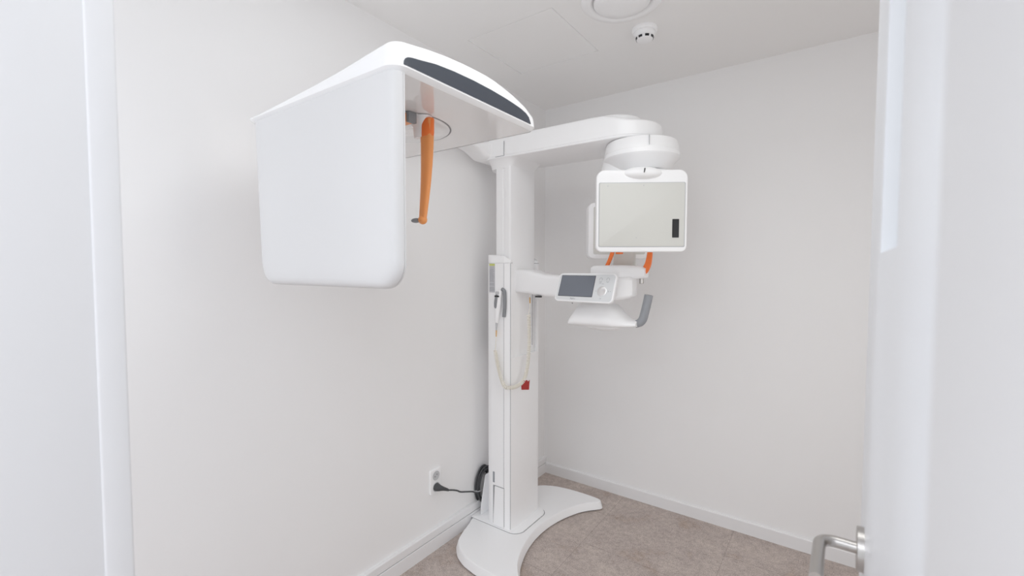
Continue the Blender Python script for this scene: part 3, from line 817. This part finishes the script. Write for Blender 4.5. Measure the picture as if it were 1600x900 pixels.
# tray and grab handle
bm = bmesh.new(); rings = []
ty = [(0.574, -0.735, -0.60, 1.122, 1.130), (0.578, -0.745, -0.590, 1.112, 1.150), (0.592, -0.750, -0.585, 1.109, 1.180), (0.610, -0.750, -0.580, 1.107, 1.212), (0.700, -0.750, -0.580, 1.108, 1.215), (0.760, -0.745, -0.585, 1.109, 1.207), (0.785, -0.735, -0.590, 1.110, 1.180), (0.810, -0.720, -0.600, 1.112, 1.160), (0.835, -0.705, -0.610, 1.114, 1.147), (0.858, -0.695, -0.615, 1.115, 1.145), (0.874, -0.690, -0.620, 1.118, 1.142)]
for x, y0_, y1_, z0_, z1_ in ty:
    zz = z1_-z0_
    ring = []
    for k in range(32):
        a = 2*PI*k/32; ca, sa = math.cos(a), math.sin(a)
        yy = (y0_+y1_)/2+(y1_-y0_)/2*math.copysign(abs(ca)**0.6, ca)
        zc = z0_+zz*0.4; 
        z = (zc+zz*0.6*abs(sa)**0.8) if sa > 0 else (zc-zz*0.4*abs(sa)**0.5)
        # upper part leans back towards the arm
        ring.append(Vector((x, yy+(0.03 if sa > 0 else 0)*abs(sa)*min(1, zz/0.08), z)))
    rings.append(ring)
loft(bm, rings)
tray = part('hand_rest', bm, M_white, smooth=50)
bm = bmesh.new(); pz = catmull([(0.862, -0.655, 1.128), (0.880, -0.655, 1.135), (0.894, -0.655, 1.152), (0.903, -0.655, 1.185), (0.911, -0.655, 1.220), (0.918, -0.655, 1.256)], 5)
tube(bm, pz, [0.0165]*5+[0.0180]*(len(pz)-5), 20); part('grab_handle', bm, M_grey, smooth=40)
# lower under-pan glimpsed beneath the tray
bm = bmesh.new(); loft(bm, [[Vector((cx_, -0.53+hy_*math.sin(a), 1.090+(0.0 if True else 0)+hz_*math.cos(a))) for a in [2*PI*k/20 for k in range(20)]] for cx_, hy_, hz_ in ((0.560, 0.01, 0.006), (0.600, 0.04, 0.016), (0.660, 0.05, 0.022), (0.720, 0.04, 0.016), (0.740, 0.01, 0.006))])
part('far_hand_rest', bm, M_white2, smooth=50)

# --- control panel (tilted tablet)
tl = math.radians(22); yw = math.radians(-3.2)
PX = Vector((math.cos(yw), math.sin(yw), 0)); PN0 = Vector((-math.sin(yw), math.cos(yw), 0))
PU = Vector((0, 0, 1))*math.cos(tl)+PN0*math.sin(tl); PZ = PX.cross(PU)
CM = frame_m((0.678, -0.780, 1.287), PX, PU, PZ); W2, H2 = 0.143, 0.067
bm = bmesh.new(); o = rrect(-W2, -H2, W2, H2, 0.020, 8); rings = []
for d, i in ((-0.022, 0.014), (-0.020, 0.006), (-0.012, 0.0005), (-0.004, 0.0), (-0.001, 0.0012), (0.0, 0.004)):
    rings.append([CM @ Vector((x*(1-i/W2), y*(1-i/H2), d)) for x, y in o])
loft(bm, rings)
cpn = part('control_panel', bm, M_white, smooth=45)
bm = bmesh.new(); prism(bm, rrect(-W2+0.006, -H2+0.006, W2-0.006, H2-0.006, 0.015), lambda a, b_: CM @ Vector((a, b_, -0.001)), lambda a, b_: CM @ Vector((a, b_, 0.0006))); part('panel_face', bm, M_face, cpn, smooth=0)
bm = bmesh.new(); prism(bm, rrect(-0.1245, -0.0415, 0.0430, 0.0530, 0.001), lambda a, b_: CM @ Vector((a, b_, -0.001)), lambda a, b_: CM @ Vector((a, b_, 0.0012))); part('screen', bm, M_screen, cpn, smooth=0)
bm = bmesh.new(); prism(bm, rrect(-0.1265, -0.0435, 0.0450, 0.0550, 0.0012), lambda a, b_: CM @ Vector((a, b_, -0.001)), lambda a, b_: CM @ Vector((a, b_, 0.0009))); part('screen_bezel', bm, M_black, cpn, smooth=0)
DC = (0.0865, -0.0150)
bm = bmesh.new(); lathe(bm, [(0.0215, 0.0), (0.0215, 0.0022), (0.0200, 0.0030), (0.0060, 0.0030), (0.001, 0.0030)], seg=64)
dl = bpy.data.objects.new('dial', bpy.data.meshes.new('dial'))
bmesh.ops.recalc_face_normals(bm, faces=bm.faces); bm.to_mesh(dl.data); bm.free(); dl.data.materials.append(M_dial); C.objects.link(dl)
for p in dl.data.polygons: p.use_smooth = True
dl.data.set_sharp_from_angle(angle=0.5)
dl.parent = cpn; dl.matrix_parent_inverse = Matrix.Identity(4)
dl.matrix_local = Matrix.Translation(-UL) @ CM @ Matrix.Translation((*DC, 0.0004))
def strip(pts, wd=0.0009, nm='button_print'):
    b3 = bmesh.new()
    P = [Vector((*q, 0)) for q in pts]
    for a, b2_ in zip(P, P[1:]):
        t = (b2_-a).normalized(); n_ = Vector((-t.y, t.x, 0))*wd/2
        loft(b3, [[Vector((q.x, q.y, z)) for z in (0.0004, 0.0010) for q in ((a-n_, a+n_) if z < 0.0006 else (a+n_, a-n_))], [Vector((q.x, q.y, z)) for z in (0.0004, 0.0010) for q in ((b2_-n_, b2_+n_) if z < 0.0006 else (b2_+n_, b2_-n_))]])
    bmesh.ops.transform(b3, matrix=CM, verts=b3.verts); part(nm, b3, M_ink2, cpn, smooth=0)


def arc(cx, cy, r, a0, a1, n=12): return [(cx+r*math.cos(a0+(a1-a0)*k/n), cy+r*math.sin(a0+(a1-a0)*k/n)) for k in range(n+1)]


for icx in (0.0715, 0.1050):     # two head icons
    strip(arc(icx, 0.0385, 0.0066, -0.6, PI+0.6)); strip(arc(icx, 0.0300, 0.0045, PI, 2*PI, 8))
strip([(0.066, 0.0215), (0.077, 0.0215)])
strip(arc(DC[0]-0.002, DC[1]+0.0290, 0.0045, 0.3, 2.6)); strip([(DC[0]+0.030, DC[1]-0.003), (DC[0]+0.030, DC[1]+0.004)]); strip([(DC[0]+0.037, DC[1]), (DC[0]+0.041, DC[1])])
strip([(DC[0]-0.030, DC[1]), (DC[0]-0.026, DC[1])]); strip(arc(DC[0]-0.001, DC[1]-0.0300, 0.0040, PI+0.3, 2*PI-0.3))

bm = wordmesh('PaX-i', 0.0115, CM @ Matrix.Translation((-0.0480, -0.0535, 0.0008))); part('lettering', bm, M_ink, cpn, smooth=0)
bm = bmesh.new(); lathe(bm, [(0.0022, 0), (0.0022, 0.003), (0.0008, 0.003)], seg=12); bmesh.ops.transform(bm, matrix=CM @ frame_m((-0.052, -H2-0.002, -0.012), (1, 0, 0), (0, 0, 1), (0, -1, 0)), verts=bm.verts); part('panel_screw', bm, M_black, cpn)

# ------------------------------------------------------------------ exposure hand switch, hanging in its holder
bm = bmesh.new(); hx = 0.2345
HP = catmull([(0.226, yn-0.004, 1.266), (0.236, yn-0.005, 1.262), (0.243, yn-0.006, 1.245), (0.2435, yn-0.006, 1.18), (0.238, yn-0.005, 1.130)], 6)
tube(bm, HP, 0.0095, 14, flat=0.9); part('switch_holder', bm, M_grip, smooth=40)
hs = thing('exposure_hand_switch', 'white hand switch with grey button hung on the column side, coiled cream cord', 'hand switch', (0.20, yn-0.016, 1.10))
HL = hs.location.copy()


def hpart(name, bm, m, smooth=45, par=None):
    for v_ in bm.verts: v_.co -= HL
    return obj(name, bm, m, par or hs, smooth)


bm = bmesh.new(); rings = []
for z, cx, wx, wy in ((1.262, 0.2175, 0.006, 0.004), (1.259, 0.217, 0.013, 0.008), (1.250, 0.216, 0.0165, 0.011), (1.225, 0.2115, 0.0185, 0.012), (1.190, 0.2080, 0.0190, 0.012), (1.160, 0.2065, 0.0165, 0.011), (1.130, 0.2045, 0.0125, 0.009), (1.105, 0.2030, 0.0095, 0.0075), (1.098, 0.2025, 0.0060, 0.005)):
    rings.append([Vector((cx+wx*math.cos(a), yn-0.018+wy*math.sin(a), z)) for a in [2*PI*k/24 for k in range(24)]])
loft(bm, rings); body = hpart('switch_body', bm, M_white)
bm = bmesh.new(); rings = []
for z, cx, wx, wy in ((1.241, 0.2115, 0.0125, 0.0110), (1.225, 0.2085, 0.0145, 0.0125), (1.200, 0.2050, 0.0150, 0.0128), (1.180, 0.2035, 0.0135, 0.0122), (1.172, 0.2035, 0.0080, 0.0115)):
    rings.append([Vector((cx+wx*math.cos(a), yn-0.0195+wy*math.sin(a), z)) for a in [2*PI*k/24 for k in range(24)]])
loft(bm, rings); hpart('grip_inlay', bm, M_grip)
bm = bmesh.new(); box(bm, (0.1985, yn-0.0320, 1.2275), (0.2245, yn-0.020, 1.2365), 0.002); hpart('black_band', bm, M_black)
bm = bmesh.new(); box(bm, (0.2015, yn-0.0310, 1.2385), (0.2255, yn-0.018, 1.2560), 0.005); hpart('button', bm, M_lgrey)
bm = bmesh.new(); tube(bm, [(0.2025, yn-0.018, 1.100), (0.2015, yn-0.018, 1.076), (0.2005, yn-0.018, 1.062)], [0.006, 0.0048, 0.004], 12); hpart('strain_relief', bm, M_lgrey)
bm = bmesh.new(); tube(bm, [(0.2005, yn-0.018, 1.063), (0.1995, yn-0.018, 1.030)], [0.0038, 0.0028], 12); hpart('tan_band', bm, M_tan)
bm = bmesh.new()
path = catmull([(0.1992, yn-0.018, 1.032), (0.1965, yn-0.018, 0.990), (0.1930, yn-0.018, 0.958)], 8)
tube(bm, path, 0.0020, 8)
hpart('cord_lead', bm, M_cord)
bm = bmesh.new()
path = catmull([(0.318, -0.668, 1.238), (0.320, -0.668, 1.216), (0.321, -0.668, 1.200), (0.3195, -0.668, 1.170), (0.314, -0.668, 1.145), (0.315, -0.670, 1.134)], 8)
tube(bm, path, 0.0020, 8)
hpart('cord_lead', bm, M_cord)
bm = bmesh.new(); tube(bm, [(0.3200, -0.668, 1.224), (0.3210, -0.668, 1.195)], 0.0035, 10); hpart('tan_sleeve', bm, M_tan)
bm = bmesh.new()
core = catmull([(0.315, -0.670, 1.136), (0.318, -0.672, 1.06), (0.320, -0.676, 0.96), (0.319, -0.688, 0.872), (0.313, -0.710, 0.812), (0.300, -0.752, 0.788), (0.280, -0.790, 0.785), (0.262, -0.800, 0.791), (0.240, -0.795, 0.817), (0.218, -0.790, 0.865), (0.202, -0.788, 0.915), (0.193, -0.788, 0.960)], 40)
seg = [0]
for a, b_ in zip(core, core[1:]): seg.append(seg[-1]+(b_-a).length)
tot = seg[-1]; pitch_ = 0.0078; turns = tot/pitch_; npt = int(turns*9); hel = []; i = 0; u = Vector((0, 1, 0)); 
for k in range(npt+1):
    s_ = tot*k/npt
    while i < len(seg)-2 and seg[i+1] < s_: i += 1
    p = core[i].lerp(core[i+1], (s_-seg[i])/(seg[i+1]-seg[i]+1e-9)); t = (core[i+1]-core[i]).normalized(); u = (u-t*u.dot(t)).normalized(); v_ = t.cross(u)
    ph = 2*PI*s_/pitch_; hel.append(p+(u*math.cos(ph)+v_*math.sin(ph))*0.0080)
tube(bm, hel, 0.0026, 6); hpart('coiled_cord', bm, M_cord, 60)

# ------------------------------------------------------------------ mains cable: plug, lead and the coil behind the column
pc = thing('power_cable', 'dark grey power cable plugged into the wall socket, coiled behind the column', 'cable', (0.02, -1.02, 0.305))
KL = pc.location.copy()


def kpart(name, bm, m, smooth=45, par=None):
    for v_ in bm.verts: v_.co -= KL
    return obj(name, bm, m, par or pc, smooth)


zc = 0.307
bm = bmesh.new(); P = catmull([(0.0125, -1.023, zc), (0.022, -1.023, zc), (0.032, -1.020, zc-0.001), (0.041, -1.012, zc-0.004), (0.047, -1.000, zc-0.010), (0.050, -0.988, zc-0.017), (0.051, -0.979, zc-0.023)], 4)
rw = catmull([Vector((q, 0, 0)) for q in (0.0185, 0.0180, 0.0150, 0.011, 0.0085, 0.007, 0.0055)], 4)
tube(bm, P, [q.x for q in rw], 20); kpart('plug', bm, M_cable, 50)
bm = bmesh.new(); P = catmull([(0.051, -0.982, zc-0.0215), (0.052, -0.950, zc-0.034), (0.050, -0.915, zc-0.052), (0.048, -0.888, zc-0.070), (0.045, -0.840, zc-0.090), (0.042, -0.790, zc-0.111), (0.040, -0.751, zc-0.134), (0.036, -0.720, zc-0.147)], 6)
tube(bm, P, 0.0040, 12); kpart('lead', bm, M_cable, 60)
rnd = random.Random(5)
for k in range(8):
    bm = bmesh.new(); cy, cz = -0.664+rnd.uniform(-0.006, 0.006), 0.178+rnd.uniform(-0.006, 0.006); ry, rz = 0.062-0.005*(k % 4)+0.004, 0.100-0.007*(k % 4); x = 0.008+0.0032*(k % 4)+0.0*k if k < 4 else 0.0135+0.003*(k % 4)
    xx = 0.0255 if k >= 4 else 0.010
    pts = [Vector((max(0.0050+0.016 if False else xx+0.003*math.sin(a*2+k), 0.0046), cy-ry*math.cos(a), cz+rz*math.sin(a))) for a in [2*PI*j/36 for j in range(36)]]
    pts.append(pts[0]+Vector((0, 0.0005, 0.0005)))
    for q in pts:
        if q.z < 0.082: q.x = max(q.x, 0.0235)
    tube(bm, pts, 0.0044, 10); kpart('cable_loop', bm, M_cable, 60)
bm = bmesh.new(); box(bm, (0.003, -0.735, 0.163), (0.0345, -0.700, 0.168), 0.001); kpart('cable_tie', bm, M_lgrey)
